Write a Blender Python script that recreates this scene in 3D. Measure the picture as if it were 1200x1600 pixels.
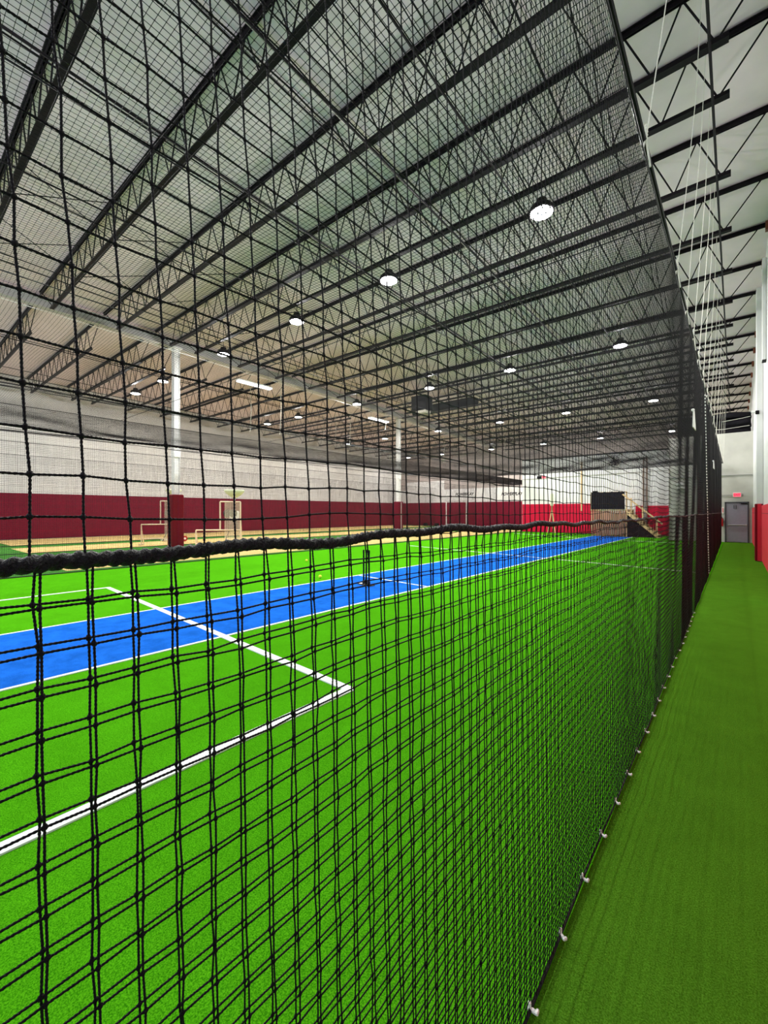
import bpy, math, random
import numpy as np
from mathutils import Vector, Matrix

random.seed(7)
rng = np.random.default_rng(11)
for o in list(bpy.data.objects):
    bpy.data.objects.remove(o)
SC = bpy.context.scene
COL = SC.collection

# ------------------------------------------------------------------ camera, world, exposure
H = 1.62
cam = bpy.data.cameras.new('camera')
cam.sensor_fit = 'VERTICAL'
cam.sensor_height = 24.0
cam.lens = 24.0 * 665.0 / 1600.0
cam.clip_start = 0.02
cam.clip_end = 200
camo = bpy.data.objects.new('camera', cam)
COL.objects.link(camo)
camo.location = (0, 0, H)
camo.rotation_euler = (math.radians(90), 0, math.radians(39.6))
SC.camera = camo

w = bpy.data.worlds.new('world')
SC.world = w
w.use_nodes = True
w.node_tree.nodes['Background'].inputs[0].default_value = (0.80, 0.86, 1.0, 1)
w.node_tree.nodes['Background'].inputs[1].default_value = 1.0      # the rest of the hall behind the camera is open and lit

SC.view_settings.view_transform = 'Standard'
SC.view_settings.look = 'None'
SC.view_settings.gamma = 1.0
SC.view_settings.use_curve_mapping = False
SC.view_settings.exposure = 0.10
LAMP_W = 330.0
UP_W = 210.0
TUBE_W = 160.0

# ------------------------------------------------------------------ materials
def mat(name, col, rough=0.6, metal=0.0, noise=0.0, nscale=8.0, bump=0.0, bscale=40.0, emit=None, estr=0.0, stretch=(1, 1, 1), spec=0.5, col2=None):
    m = bpy.data.materials.new(name)
    m.use_nodes = True
    nt = m.node_tree
    b = nt.nodes['Principled BSDF']
    b.inputs['Base Color'].default_value = (*col, 1)
    b.inputs['Roughness'].default_value = rough
    b.inputs['Metallic'].default_value = metal
    b.inputs['Specular IOR Level'].default_value = spec
    if noise or bump:
        tc = nt.nodes.new('ShaderNodeTexCoord')
        mp = nt.nodes.new('ShaderNodeMapping')
        mp.inputs['Scale'].default_value = stretch
        nt.links.new(tc.outputs['Object'], mp.inputs['Vector'])
    if noise:
        n = nt.nodes.new('ShaderNodeTexNoise')
        n.inputs['Scale'].default_value = nscale
        n.inputs['Detail'].default_value = 6
        nt.links.new(mp.outputs[0], n.inputs['Vector'])
        r = nt.nodes.new('ShaderNodeValToRGB')
        r.color_ramp.elements[0].position = 0.3
        r.color_ramp.elements[1].position = 0.72
        c2 = col2 or tuple(min(1, c * (1 + noise)) for c in col)
        r.color_ramp.elements[0].color = (*[c * (1 - noise) for c in col], 1)
        r.color_ramp.elements[1].color = (*c2, 1)
        nt.links.new(n.outputs[0], r.inputs[0])
        nt.links.new(r.outputs[0], b.inputs['Base Color'])
    if bump:
        n2 = nt.nodes.new('ShaderNodeTexNoise')
        n2.inputs['Scale'].default_value = bscale
        n2.inputs['Detail'].default_value = 4
        nt.links.new(mp.outputs[0], n2.inputs['Vector'])
        bp = nt.nodes.new('ShaderNodeBump')
        bp.inputs['Strength'].default_value = bump
        bp.inputs['Distance'].default_value = 0.01
        nt.links.new(n2.outputs[0], bp.inputs['Height'])
        nt.links.new(bp.outputs[0], b.inputs['Normal'])
    if emit:
        b.inputs['Emission Color'].default_value = (*emit, 1)
        b.inputs['Emission Strength'].default_value = estr
    return m

def turf_mat(name, dark, light, scale=190.0, patch=0.10):
    """short artificial grass: fine blade speckle, soft brushed patches"""
    m = bpy.data.materials.new(name)
    m.use_nodes = True
    nt = m.node_tree
    b = nt.nodes['Principled BSDF']
    b.inputs['Roughness'].default_value = 0.85
    b.inputs['Specular IOR Level'].default_value = 0.0
    tc = nt.nodes.new('ShaderNodeTexCoord')
    n = nt.nodes.new('ShaderNodeTexNoise')
    n.inputs['Scale'].default_value = scale
    n.inputs['Detail'].default_value = 3
    nt.links.new(tc.outputs['Object'], n.inputs['Vector'])
    r = nt.nodes.new('ShaderNodeValToRGB')
    r.color_ramp.elements[0].position = 0.36
    r.color_ramp.elements[1].position = 0.64
    r.color_ramp.elements[0].color = (*dark, 1)
    r.color_ramp.elements[1].color = (*light, 1)
    nt.links.new(n.outputs[0], r.inputs[0])
    p = nt.nodes.new('ShaderNodeTexNoise')
    p.inputs['Scale'].default_value = 3.0
    p.inputs['Detail'].default_value = 8
    p.inputs['Roughness'].default_value = 0.7
    nt.links.new(tc.outputs['Object'], p.inputs['Vector'])
    mr = nt.nodes.new('ShaderNodeMapRange')
    mr.inputs[1].default_value = 0.3
    mr.inputs[2].default_value = 0.7
    mr.inputs[3].default_value = 1 - patch
    mr.inputs[4].default_value = 1 + patch
    nt.links.new(p.outputs[0], mr.inputs[0])
    mx = nt.nodes.new('ShaderNodeMix')
    mx.data_type = 'RGBA'
    mx.blend_type = 'MULTIPLY'
    mx.inputs[0].default_value = 1
    nt.links.new(r.outputs[0], mx.inputs[6])
    nt.links.new(mr.outputs[0], mx.inputs[7])
    nt.links.new(mx.outputs[2], b.inputs['Base Color'])
    bp = nt.nodes.new('ShaderNodeBump')
    bp.inputs['Strength'].default_value = 0.5
    bp.inputs['Distance'].default_value = 0.006
    nt.links.new(n.outputs[0], bp.inputs['Height'])
    nt.links.new(bp.outputs[0], b.inputs['Normal'])
    return m

M = {}
M['turf'] = turf_mat('bright_turf', (0.028, 0.205, 0.003), (0.100, 0.430, 0.008))
M['turf_side'] = turf_mat('side_turf', (0.046, 0.150, 0.006), (0.098, 0.275, 0.018))
M['turf_lane'] = turf_mat('lane_turf', (0.040, 0.140, 0.025), (0.075, 0.240, 0.045))
M['blue'] = turf_mat('blue_turf', (0.004, 0.085, 0.460), (0.022, 0.170, 0.700), patch=0.28)
M['tan'] = turf_mat('tan_turf', (0.58, 0.40, 0.15), (0.80, 0.60, 0.27))
M['line'] = mat('line_paint', (0.85, 0.88, 0.86), 0.8, bump=0.3, bscale=300)
M['ceiling'] = mat('roof_insulation', (0.80, 0.66, 0.71), 0.7, noise=0.05, nscale=2.0, bump=0.5, bscale=3.0)
M['steel'] = mat('black_steel', (0.007, 0.005, 0.007), 0.6, noise=0.3, nscale=20, spec=.12)
M['beam'] = mat('beam_paint', (0.42, 0.41, 0.40), 0.6, noise=0.06)
M['wall'] = mat('block_wall', (0.66, 0.65, 0.64), 0.75, noise=0.05, nscale=1.5, bump=0.3, bscale=12)
M['wall_old'] = mat('upper_wall', (0.36, 0.31, 0.29), 0.8, noise=0.10, nscale=1.2)
M['wall_white'] = mat('white_wall', (0.70, 0.70, 0.69), 0.6, noise=0.04, nscale=2.0, bump=0.2, bscale=15)
M['maroon'] = mat('maroon_vinyl', (0.160, 0.003, 0.020), 0.45, spec=.12, noise=0.06, nscale=3)
M['red'] = mat('red_vinyl', (0.52, 0.008, 0.040), 0.45, spec=.12, noise=0.05, nscale=3)
M['red_side'] = mat('red_pad_vinyl', (0.72, 0.034, 0.060), 0.5, spec=.12, noise=0.08, nscale=4)
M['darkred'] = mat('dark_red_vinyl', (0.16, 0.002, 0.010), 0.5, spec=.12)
M['net'] = mat('net_twine', (0.005, 0.003, 0.006), 0.5, spec=.14, bump=0.6, bscale=900)
M['rope'] = mat('net_rope', (0.007, 0.004, 0.008), 0.4, spec=.3, bump=0.9, bscale=420)
M['wall_end'] = mat('corridor_wall', (0.52, 0.51, 0.46), 0.7, noise=0.10, nscale=1.3, bump=0.2, bscale=15)  # white wall greyed: the netting's shade is put into its colour
M['white'] = mat('white_paint', (0.85, 0.85, 0.84), 0.5, noise=0.03)
M['plastic'] = mat('white_plastic', (0.88, 0.87, 0.84), 0.35, noise=0.02)
M['cord'] = mat('white_cord', (0.72, 0.70, 0.62), 0.7, noise=0.1, nscale=60)
M['door'] = mat('door_paint', (0.27, 0.27, 0.34), 0.5, noise=0.05)
M['frame'] = mat('door_frame_paint', (0.05, 0.052, 0.062), 0.5)
M['chrome'] = mat('brushed_metal', (0.55, 0.56, 0.60), 0.3, metal=0.8, noise=0.05)
M['wood'] = mat('raw_lumber', (0.62, 0.43, 0.22), 0.7, noise=0.15, nscale=6, stretch=(1, 1, 0.2))
M['plank'] = mat('brown_plank', (0.30, 0.15, 0.09), 0.7, noise=0.25, nscale=7, stretch=(1, 1, 0.1))
M['postbrown'] = mat('post_primer', (0.16, 0.10, 0.07), 0.6)
M['black'] = mat('black_cloth', (0.010, 0.009, 0.012), 0.8, spec=.1, noise=0.2, nscale=6)
M['rust'] = mat('seat_primer', (0.20, 0.05, 0.02), 0.6, noise=0.15)
M['ball'] = mat('yellow_felt', (0.78, 0.85, 0.06), 0.8, noise=0.05)
M['wheel'] = mat('red_wheel', (0.40, 0.01, 0.01), 0.4)
M['tire'] = mat('black_rubber', (0.01, 0.01, 0.01), 0.6)
M['hopper'] = mat('pale_hopper', (0.70, 0.74, 0.55), 0.5)
M['galv'] = mat('galvanised', (0.36, 0.34, 0.32), 0.45, metal=0.6, noise=0.1)
M['lamp'] = mat('lamp_lens', (1, 1, 1), 0.4, emit=(1, 1, 0.99), estr=14)
M['tube'] = mat('tube_lens', (1, 1, 1), 0.4, emit=(1, 0.99, 0.96), estr=9)
M['exit'] = mat('exit_face', (0.75, 0.10, 0.16), 0.5, emit=(1.0, 0.10, 0.17), estr=0.9)
M['exit_letter'] = mat('exit_letter', (0.45, 0.01, 0.03), 0.5, emit=(0.8, 0.0, 0.06), estr=0.6)
M['extinguisher'] = mat('red_enamel', (0.55, 0.02, 0.02), 0.3)
M['heater'] = mat('heater_case', (0.42, 0.39, 0.32), 0.5)

# ------------------------------------------------------------------ object helpers
def tag(o, label=None, cat=None, group=None, kind=None):
    if label: o['label'] = label
    if cat: o['category'] = cat
    if group: o['group'] = group
    if kind: o['kind'] = kind
    return o

def thing(name, label, cat, loc=(0, 0, 0), rz=0.0, group=None):
    o = bpy.data.objects.new(name, None)
    COL.objects.link(o)
    o.empty_display_size = 0.2
    o.location = loc
    o.rotation_euler = (0, 0, rz)
    return tag(o, label, cat, group)

class MB:
    def __init__(s):
        s.v = []; s.f = []; s.n = 0
    def add(s, verts, faces):
        verts = np.asarray(verts, float).reshape(-1, 3)
        s.v.append(verts)
        for fc in faces:
            s.f.append([i + s.n for i in fc])
        s.n += len(verts)
    def box(s, c, size, rz=0.0, bev=0.0):
        x, y, z = [k / 2 for k in size]
        if bev <= 0:
            P = np.array([(a * x, b * y, d * z) for d in (-1, 1) for a, b in ((-1, -1), (1, -1), (1, 1), (-1, 1))])
            F = [(3, 2, 1, 0), (4, 5, 6, 7), (0, 1, 5, 4), (1, 2, 6, 5), (2, 3, 7, 6), (3, 0, 4, 7)]
        else:
            b_ = min(bev, x * .9, y * .9, z * .9)
            rings = []
            for zz, ins in ((-z, b_), (-z + b_, 0), (z - b_, 0), (z, b_)):
                xx, yy = x - ins, y - ins
                q = b_ if ins == 0 else b_ * .4
                rings.append([(-xx + q, -yy, zz), (xx - q, -yy, zz), (xx, -yy + q, zz), (xx, yy - q, zz), (xx - q, yy, zz), (-xx + q, yy, zz), (-xx, yy - q, zz), (-xx, -yy + q, zz)])
            P = np.array([p for r in rings for p in r])
            F = [tuple(range(7, -1, -1)), tuple(range(24, 32))]
            for r in range(3):
                for k in range(8):
                    F.append((r * 8 + k, r * 8 + (k + 1) % 8, r * 8 + 8 + (k + 1) % 8, r * 8 + 8 + k))
        if rz:
            ca, sa = math.cos(rz), math.sin(rz)
            P = P @ np.array([[ca, sa, 0], [-sa, ca, 0], [0, 0, 1]])
        s.add(P + np.array(c), F)
        return s
    def prism(s, poly, axis, a, b):
        """polygon of 2-D points extruded along axis from a to b"""
        def mk(p, t):
            return {'x': (t, p[0], p[1]), 'y': (p[0], t, p[1]), 'z': (p[0], p[1], t)}[axis]
        n = len(poly)
        s.add([mk(p, a) for p in poly] + [mk(p, b) for p in poly],
              [tuple(range(n - 1, -1, -1)), tuple(range(n, 2 * n))] + [(i, (i + 1) % n, n + (i + 1) % n, n + i) for i in range(n)])
        return s
    def tube(s, pts, r, sides=8, caps=True):
        pts = np.asarray(pts, float)
        n = len(pts)
        r = np.broadcast_to(np.asarray(r, float), (n,))
        d = np.gradient(pts, axis=0)
        d /= np.linalg.norm(d, axis=1)[:, None] + 1e-12
        ref = np.array((0, 0, 1.0)) if abs(d[0][2]) < 0.9 else np.array((1.0, 0, 0))
        u = np.cross(d, ref); u /= np.linalg.norm(u, axis=1)[:, None] + 1e-12
        v = np.cross(d, u)
        th = np.arange(sides) * 2 * math.pi / sides
        V = pts[:, None] + r[:, None, None] * (u[:, None] * np.cos(th)[None, :, None] + v[:, None] * np.sin(th)[None, :, None])
        F = []
        for i in range(n - 1):
            for k in range(sides):
                F.append((i * sides + k, (i + 1) * sides + k, (i + 1) * sides + (k + 1) % sides, i * sides + (k + 1) % sides))
        if caps:
            F.append(tuple(range(sides)))
            F.append(tuple((n - 1) * sides + k for k in range(sides - 1, -1, -1)))
        s.add(V.reshape(-1, 3), F)
        return s
    def lathe(s, prof, c=(0, 0, 0), sides=24):
        """(r, z) profile about the vertical through c"""
        V = []; F = []
        for r, z in prof:
            for k in range(sides):
                a = 2 * math.pi * k / sides
                V.append((c[0] + r * math.cos(a), c[1] + r * math.sin(a), c[2] + z))
        for i in range(len(prof) - 1):
            for k in range(sides):
                F.append((i * sides + k, i * sides + (k + 1) % sides, (i + 1) * sides + (k + 1) % sides, (i + 1) * sides + k))
        F.append(tuple(range(sides - 1, -1, -1)))
        F.append(tuple((len(prof) - 1) * sides + k for k in range(sides)))
        s.add(V, F)
        return s
    def sphere(s, c, r, seg=12, ring=8, sc=(1, 1, 1)):
        prof = [(max(1e-4, r * math.sin(math.pi * i / ring)), -r * math.cos(math.pi * i / ring)) for i in range(ring + 1)]
        k = MB().lathe(prof, (0, 0, 0), seg)
        s.add(k.v[0] * np.array(sc) + np.array(c), k.f)
        return s
    def build(s, name, m, parent=None, smooth=False, label=None):
        me = bpy.data.meshes.new(name)
        me.from_pydata(np.concatenate(s.v).tolist(), [], s.f)
        me.materials.append(m)
        if smooth:
            me.polygons.foreach_set('use_smooth', [True] * len(me.polygons))
        me.update()
        o = bpy.data.objects.new(name, me)
        COL.objects.link(o)
        if parent: o.parent = parent
        if label: o['label'] = label
        return o

def struct(name, mb, m):
    o = mb.build(name, m)
    o['kind'] = 'structure'
    return o

def copy_tree(o, parent=None):
    c = o.copy()
    COL.objects.link(c)
    c.parent = parent
    for ch in list(o.children):
        copy_tree(ch, c)
    return c

# fast quad-strip builder for netting: many poly-lines at once
class Net:
    def __init__(s):
        s.V = []; s.Q = []; s.T = []; s.n = 0
    def lines(s, P, r, ref, sides=4, twist=None, squash=1.0):
        """P (lines, points, 3); ref: a direction across the lines; twist: radians between points for a two-ply look"""
        P = np.asarray(P, float)
        L, N, _ = P.shape
        d = np.gradient(P, axis=1)
        d /= np.linalg.norm(d, axis=2)[..., None] + 1e-12
        u = np.cross(d, np.array(ref, float)); u /= np.linalg.norm(u, axis=2)[..., None] + 1e-12
        v = np.cross(d, u)
        th = np.arange(sides) * 2 * math.pi / sides + 0.6
        ru = np.cos(th) * r; rv = np.sin(th) * r * squash
        if twist is None:
            A = np.zeros((L, N))
        else:
            A = (np.arange(N) * twist)[None] + rng.uniform(0, 6.28, (L, 1))
        ca, sa = np.cos(A)[..., None], np.sin(A)[..., None]
        cu = ru[None, None] * ca - rv[None, None] * sa
        cv = ru[None, None] * sa + rv[None, None] * ca
        V = P[:, :, None] + u[:, :, None] * cu[..., None] + v[:, :, None] * cv[..., None]
        s.V.append(V.reshape(-1, 3))
        base = s.n + (np.arange(L)[:, None, None] * N + np.arange(N - 1)[None, :, None]) * sides
        k = np.arange(sides)[None, None]
        k2 = (np.arange(sides)[None, None] + 1) % sides
        Q = np.stack([base + k, base + k2, base + sides + k2, base + sides + k], -1).reshape(-1, 4)
        s.Q.append(Q)
        s.n += L * N * sides
    def knots(s, C, r, sc=(1, 1, 1)):
        g = (1 + 5 ** .5) / 2
        ico = np.array([(-1, g, 0), (1, g, 0), (-1, -g, 0), (1, -g, 0), (0, -1, g), (0, 1, g), (0, -1, -g), (0, 1, -g), (g, 0, -1), (g, 0, 1), (-g, 0, -1), (-g, 0, 1)]) / math.hypot(1, g)
        F = np.array([(0, 11, 5), (0, 5, 1), (0, 1, 7), (0, 7, 10), (0, 10, 11), (1, 5, 9), (5, 11, 4), (11, 10, 2), (10, 7, 6), (7, 1, 8), (3, 9, 4), (3, 4, 2), (3, 2, 6), (3, 6, 8), (3, 8, 9), (4, 9, 5), (2, 4, 11), (6, 2, 10), (8, 6, 7), (9, 8, 1)])
        C = np.asarray(C).reshape(-1, 3)
        K = len(C)
        rr = r * rng.uniform(0.8, 1.2, (K, 12, 1))
        V = C[:, None] + ico[None] * rr * np.array(sc)
        s.V.append(V.reshape(-1, 3))
        s.T.append((s.n + np.arange(K)[:, None, None] * 12 + F[None]).reshape(-1, 3))
        s.n += K * 12
    def build(s, name, m, parent=None, smooth=True):
        V = np.concatenate(s.V)
        Q = np.concatenate(s.Q) if s.Q else np.zeros((0, 4), int)
        T = np.concatenate(s.T) if s.T else np.zeros((0, 3), int)
        me = bpy.data.meshes.new(name)
        me.vertices.add(len(V)); me.vertices.foreach_set('co', V.astype(np.float32).ravel())
        me.loops.add(Q.size + T.size)
        me.loops.foreach_set('vertex_index', np.concatenate([Q.ravel(), T.ravel()]).astype(np.int32))
        me.polygons.add(len(Q) + len(T))
        st = np.concatenate([np.arange(len(Q)) * 4, Q.size + np.arange(len(T)) * 3]).astype(np.int32)
        me.polygons.foreach_set('loop_start', st)
        me.polygons.foreach_set('use_smooth', np.full(len(st), smooth))
        me.update(calc_edges=True)
        me.materials.append(m)
        o = bpy.data.objects.new(name, me)
        COL.objects.link(o)
        if parent: o.parent = parent
        return o

# ------------------------------------------------------------------ levels of the roof (it falls gently away from the camera)
Y0, Y1 = -3.2, 42.0
XL, XR = -32.3, 0.69
def zt(y): return 9.5 - 0.02 * (y - 5)       # top chord, underside of the deck
def zb(y): return zt(y) - 0.97               # bottom chord

# ------------------------------------------------------------------ room shell
struct('floor', MB().box(((XL + XR) / 2, (Y0 + Y1) / 2, -0.06), (XR - XL + .4, Y1 - Y0 + .2, 0.10)), M['turf_side'])
cg = MB()
cg.add([(XL - .1, Y0, zt(Y0) + .06), (XR + .1, Y0, zt(Y0) + .06), (XR + .1, Y1, zt(Y1) + .06), (XL - .1, Y1, zt(Y1) + .06),
        (XL - .1, Y0, zt(Y0) + .3), (XR + .1, Y0, zt(Y0) + .3), (XR + .1, Y1, zt(Y1) + .3), (XL - .1, Y1, zt(Y1) + .3)],
       [(0, 1, 2, 3), (7, 6, 5, 4), (0, 4, 5, 1), (1, 5, 6, 2), (2, 6, 7, 3), (3, 7, 4, 0)])
struct('ceiling', cg, M['ceiling'])
struct('wall_left', MB().box((XL - .12, (Y0 + Y1) / 2, 5.0), (.24, Y1 - Y0 + .4, 10.2)), M['wall'])
struct('wall_right', MB().box((XR + .12, (Y0 + Y1) / 2, 5.0), (.24, Y1 - Y0 + .4, 10.2)), M['wall_white'])
struct('wall_far', MB().box(((XL + XR) / 2, Y1 + .12, 5.0), (XR - XL + .4, .24, 10.2)), M['wall_old'])
struct('trim_1', MB().box(((-32.3 - 14.4) / 2, Y1 - .02, 2.1), (17.9, .05, 4.2)), M['wall'])          # lower painted band
struct('trim_2', MB().box((-28.4, Y1 - .05, 3.95), (5.3, .03, 2.5)), M['wall'])
struct('wall_partition', MB().box((-8.22, 34.2 + .12, 2.95), (10.65, .24, 5.9)), M['wall_white'])
struct('wall_corridor_end', MB().box((-1.15, 29.45 + .12, 2.93), (3.68, .24, 5.86)), M['wall_end'])
struct('wall_corridor_side', MB().box((-2.86, 31.95, 2.92), (.24, 4.45, 5.84)), M['wall_white'])
struct('trim_3', MB().box((-8.22, 34.17, 5.86), (10.65, .12, .10), bev=.01), M['steel'])                   # header strip on the partition
struct('trim_4', MB().box((-1.15, 29.42, 3.60), (3.6, .03, .05), bev=.01), M['beam'])                   # conduit run over the door
pil = MB().box((.60, 18.85, 4.5), (.17, .42, 9.0), bev=.01)
struct('trim_5', pil, M['wall_white'])
struct('trim_6', MB().box((.64, 10.2, 4.5), (.10, .42, 9.0), bev=.01), M['wall_white'])

# ------------------------------------------------------------------ floor finishes
def slab(name, x0, x1, y0, y1, z0, z1, m, parent=None):
    return MB().box(((x0 + x1) / 2, (y0 + y1) / 2, (z0 + z1) / 2), (x1 - x0, y1 - y0, z1 - z0)).build(name, m, parent)
struct_t = slab('cage_turf', -13.6, -0.51, Y0 + .1, 29.40, -0.01, 0.004, M['turf'])
tag(struct_t, 'bright green artificial turf carpet filling the netted cricket cage', 'turf')
lt = slab('lane_turf', XL + .02, -13.6, Y0 + .1, 41.9, -0.01, 0.004, M['turf_lane'])
tag(lt, 'darker green turf under the tan practice lanes beyond the divider net', 'turf')
struct_t2 = slab('cage_turf', -13.6, -3.0, 29.41, 34.15, -0.01, 0.004, M['turf'])
tag(struct_t2, 'bright green turf patch around the foot of the viewing deck and stairs', 'turf')
o = slab('pitch_strip', -7.42, -5.12, Y0 + .1, 31.2, 0.005, 0.010, M['blue'])
tag(o, 'long blue cricket pitch strip running down the bright green turf', 'pitch')
for x0, x1, y0, lab in ((-17.75, -14.15, 3.45, 'tan batting lane strip nearest the cage, right behind the divider net'),
                        (-24.5, -21.4, 3.95, 'tan batting lane strip passing under the far wheeled ball machine'),
                        (-32.2, -26.6, 4.3, 'tan lane strip lying against the foot of the maroon left wall')):
    tag(slab('batting_lane', x0, x1, y0, 40.5, 0.005, 0.009, M['tan']), lab, 'turf strip')

def line(p, q, wd, lab, z=0.0125, z0=0.004):
    p = np.array(p, float); q = np.array(q, float)
    d = q - p; L = np.hypot(*d)
    o = MB().box((*((p + q) / 2), (z + z0) / 2), (L, wd, z - z0), rz=math.atan2(d[1], d[0])).build('marking_line', M['line'])
    tag(o, lab, 'line')
line((-7.42, Y0 + .2), (-7.42, 31.2), .045, 'thin white line along the left edge of the blue pitch')
line((-5.12, Y0 + .2), (-5.12, 31.2), .045, 'thin white line along the near right edge of the blue pitch')
line((-2.71, Y0 + .2), (-2.71, 2.80), .095, 'bold white line in front, from the left frame edge to the box corner', z=.014)
line((-2.68, 2.78), (-10.35, 3.24), .09, 'bold white line crossing the blue pitch nearest the camera', z=.015)
line((-10.32, Y0 + .2), (-10.32, 3.24), .065, 'white line at far left, just below the thick black rope', z=.014)
line((-7.42, 7.93), (-5.12, 7.66), .05, 'short white crease line just behind the black stumps', z=.014)
line((-12.06, 16.5), (-.62, 14.0), .05, 'long white line crossing the whole cage in mid distance', z=.014)
line((-12.9, 31.0), (-7.42, 28.0), .05, 'faint white line at the far left of the blue pitch', z=.014)
line((-4.9, 27.2), (-1.1, 26.5), .05, 'faint white line at the far right in front of the wooden stairs', z=.014)

# ------------------------------------------------------------------ wall padding
def pads(name, x0, x1, y0, y1, z1, m, lab, seams=None):
    t = thing(name, lab, 'wall padding', ((x0 + x1) / 2, (y0 + y1) / 2, 0))
    cx, cy = (x0 + x1) / 2, (y0 + y1) / 2
    MB().box((0, 0, z1 / 2 + .015), (x1 - x0, y1 - y0, z1 - .03), bev=.015).build('panel', m, t)
    MB().box((0, 0, z1 - .26), (x1 - x0 + .008, y1 - y0 + .008, .012)).build('seam', M['darkred'], t)
    return t
pads('wall_padding', XL, XL + .05, Y0 + .1, 41.85, 2.72, M['maroon'], 'long maroon padded band along the foot of the left wall')
pads('wall_padding', XL + .06, -14.5, 41.85, 41.93, 2.70, M['maroon'], 'maroon padding on the far back wall behind the white goal frame')
pads('wall_padding', -13.5, -7.75, 34.10, 34.19, 2.25, M['red'], 'bright red padding on the partition left of the wooden deck')
pads('wall_padding', -5.4, -3.0, 34.10, 34.19, 2.05, M['red'], 'dark red padding behind the wooden stairs')
pads('wall_padding', .64, .685, 19.2, 29.3, 1.84, M['red_side'], 'red padding on the right wall between the pilaster and the grey door')
pads('wall_padding', .64, .685, 1.0, 18.5, 1.84, M['red_side'], 'red padding on the right wall at the frame edge, nearest the camera')
t = thing('pilaster_pad', 'dark red sleeve pad wrapped around the right wall pilaster', 'wall padding', (.60, 18.85, 0))
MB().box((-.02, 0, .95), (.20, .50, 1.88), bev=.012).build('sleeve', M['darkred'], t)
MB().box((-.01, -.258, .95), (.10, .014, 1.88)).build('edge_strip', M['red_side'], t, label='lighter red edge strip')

# ------------------------------------------------------------------ columns and the girder
def column(x, y, lab, padlab):
    t = thing('steel_column', lab, 'column', (x, y, 0))
    top = zt(y) - .45
    h = MB()
    h.box((0, -.12, top / 2), (.26, .02, top)); h.box((0, .12, top / 2), (.26, .02, top)); h.box((0, 0, top / 2), (.02, .24, top))
    h.box((0, 0, top / 2), (.20, .20, top - .02), bev=.02)
    h.build('shaft', M['white'], t)
    MB().box((0, 0, top - .03), (.42, .42, .05)).build('cap_plate', M['white'], t)
    MB().box((0, 0, 4.5), (.31, .31, .9), bev=.02).build('collar', M['white'], t)
    p = thing('column_pad', padlab, 'column pad', (x, y, 0))
    MB().box((0, 0, 1.20), (.52, .52, 2.40), bev=.04).build('sleeve', M['darkred' if y < 15 else 'maroon'], p)
    MB().box((.262, 0, 1.2), (.012, .05, 2.3)).build('seam', M['white' if y > 15 else 'maroon'], p)
column(-19.35, 8.75, 'white steel column nearer the camera with a red padded foot', 'red pad around the foot of the nearer white column')
column(-19.6, 25.4, 'white steel column farther away in the middle of the picture', 'red pad with a white seam on the farther column')
t = thing('roof_girder', 'pale grey steel girder running across both white columns', 'beam', (0, 0, 0))
def sl(x0, x1, dz0, dz1, y0=Y0, y1=Y1):
    k = MB()
    k.add([(x0, y0, zt(y0) + dz0), (x1, y0, zt(y0) + dz0), (x1, y1, zt(y1) + dz0), (x0, y1, zt(y1) + dz0),
           (x0, y0, zt(y0) + dz1), (x1, y0, zt(y0) + dz1), (x1, y1, zt(y1) + dz1), (x0, y1, zt(y1) + dz1)],
          [(3, 2, 1, 0), (4, 5, 6, 7), (0, 1, 5, 4), (1, 2, 6, 5), (2, 3, 7, 6), (3, 0, 4, 7)])
    return k
sl(-19.62, -19.34, -.45, -.425).build('bottom_flange', M['beam'], t)
sl(-19.495, -19.465, -.43, -.08).build('web', M['beam'], t)
sl(-19.62, -19.34, -.10, -.075).build('top_flange', M['beam'], t)

# ------------------------------------------------------------------ open-web joists
YS = [-2.1, -0.1, 1.95, 3.95, 5.95, 7.9, 8.95, 11.0, 13.1, 15.25, 17.4, 19.5, 21.6, 23.7, 25.85, 28.0, 30.1, 32.2, 34.3, 36.4, 38.5, 40.5]
ORD = ['first', 'second', 'third', 'fourth', 'fifth', 'sixth', 'seventh', 'eighth', 'ninth', 'tenth', 'eleventh', 'twelfth', 'thirteenth', 'fourteenth', 'fifteenth', 'sixteenth', 'seventeenth', 'eighteenth', 'nineteenth', 'twentieth', 'twenty-first', 'twenty-second']
def joist_proto(x0, x1, e0, e1, name, nweb=.79):
    """origin at the joist's own top-chord level"""
    t = thing(name, 'x', 'roof joist')
    a = MB()
    a.box(((x0 + x1) / 2, 0, .02), (x1 - x0, .125, .014)); a.box(((x0 + x1) / 2, -.02, -.025), (x1 - x0, .014, .08)); a.box(((x0 + x1) / 2, .02, -.025), (x1 - x0, .014, .08))
    a.build('top_chord', M['steel'], t)
    b0, b1 = x0 + e0, x1 - e1
    a = MB()
    a.box(((b0 + b1) / 2, 0, -.99), (b1 - b0, .125, .014)); a.box(((b0 + b1) / 2, -.02, -.945), (b1 - b0, .014, .08)); a.box(((b0 + b1) / 2, .02, -.945), (b1 - b0, .014, .08))
    a.build('bottom_chord', M['steel'], t)
    n = int((b1 - b0 - .4) / nweb)
    st = (b1 - b0 - .3) / n
    pts = [(x0 + .12, 0, -.02)]
    for k in range(n):
        pts.append((b0 + .15 + st * k, 0, -.95)); pts.append((b0 + .15 + st * (k + .5), 0, -.03))
    pts.append((b1 - .15, 0, -.95)); pts.append((x1 - .12, 0, -.02))
    wb = MB()
    for p, q in zip(pts[:-1], pts[1:]):
        wb.tube([p, q], .0155, 5)
    wb.build('web', M['steel'], t)
    return t
jm = joist_proto(-19.36, .60, 1.4, .68, 'roof_joist')
MB().box((.645, 0, -.05), (.085, .16, .24)).build('bearing_plate', M['rust'], jm, label='rust brown bearing plate on the wall')
jl = joist_proto(-32.2, -19.60, .8, 1.3, 'roof_joist')
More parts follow.
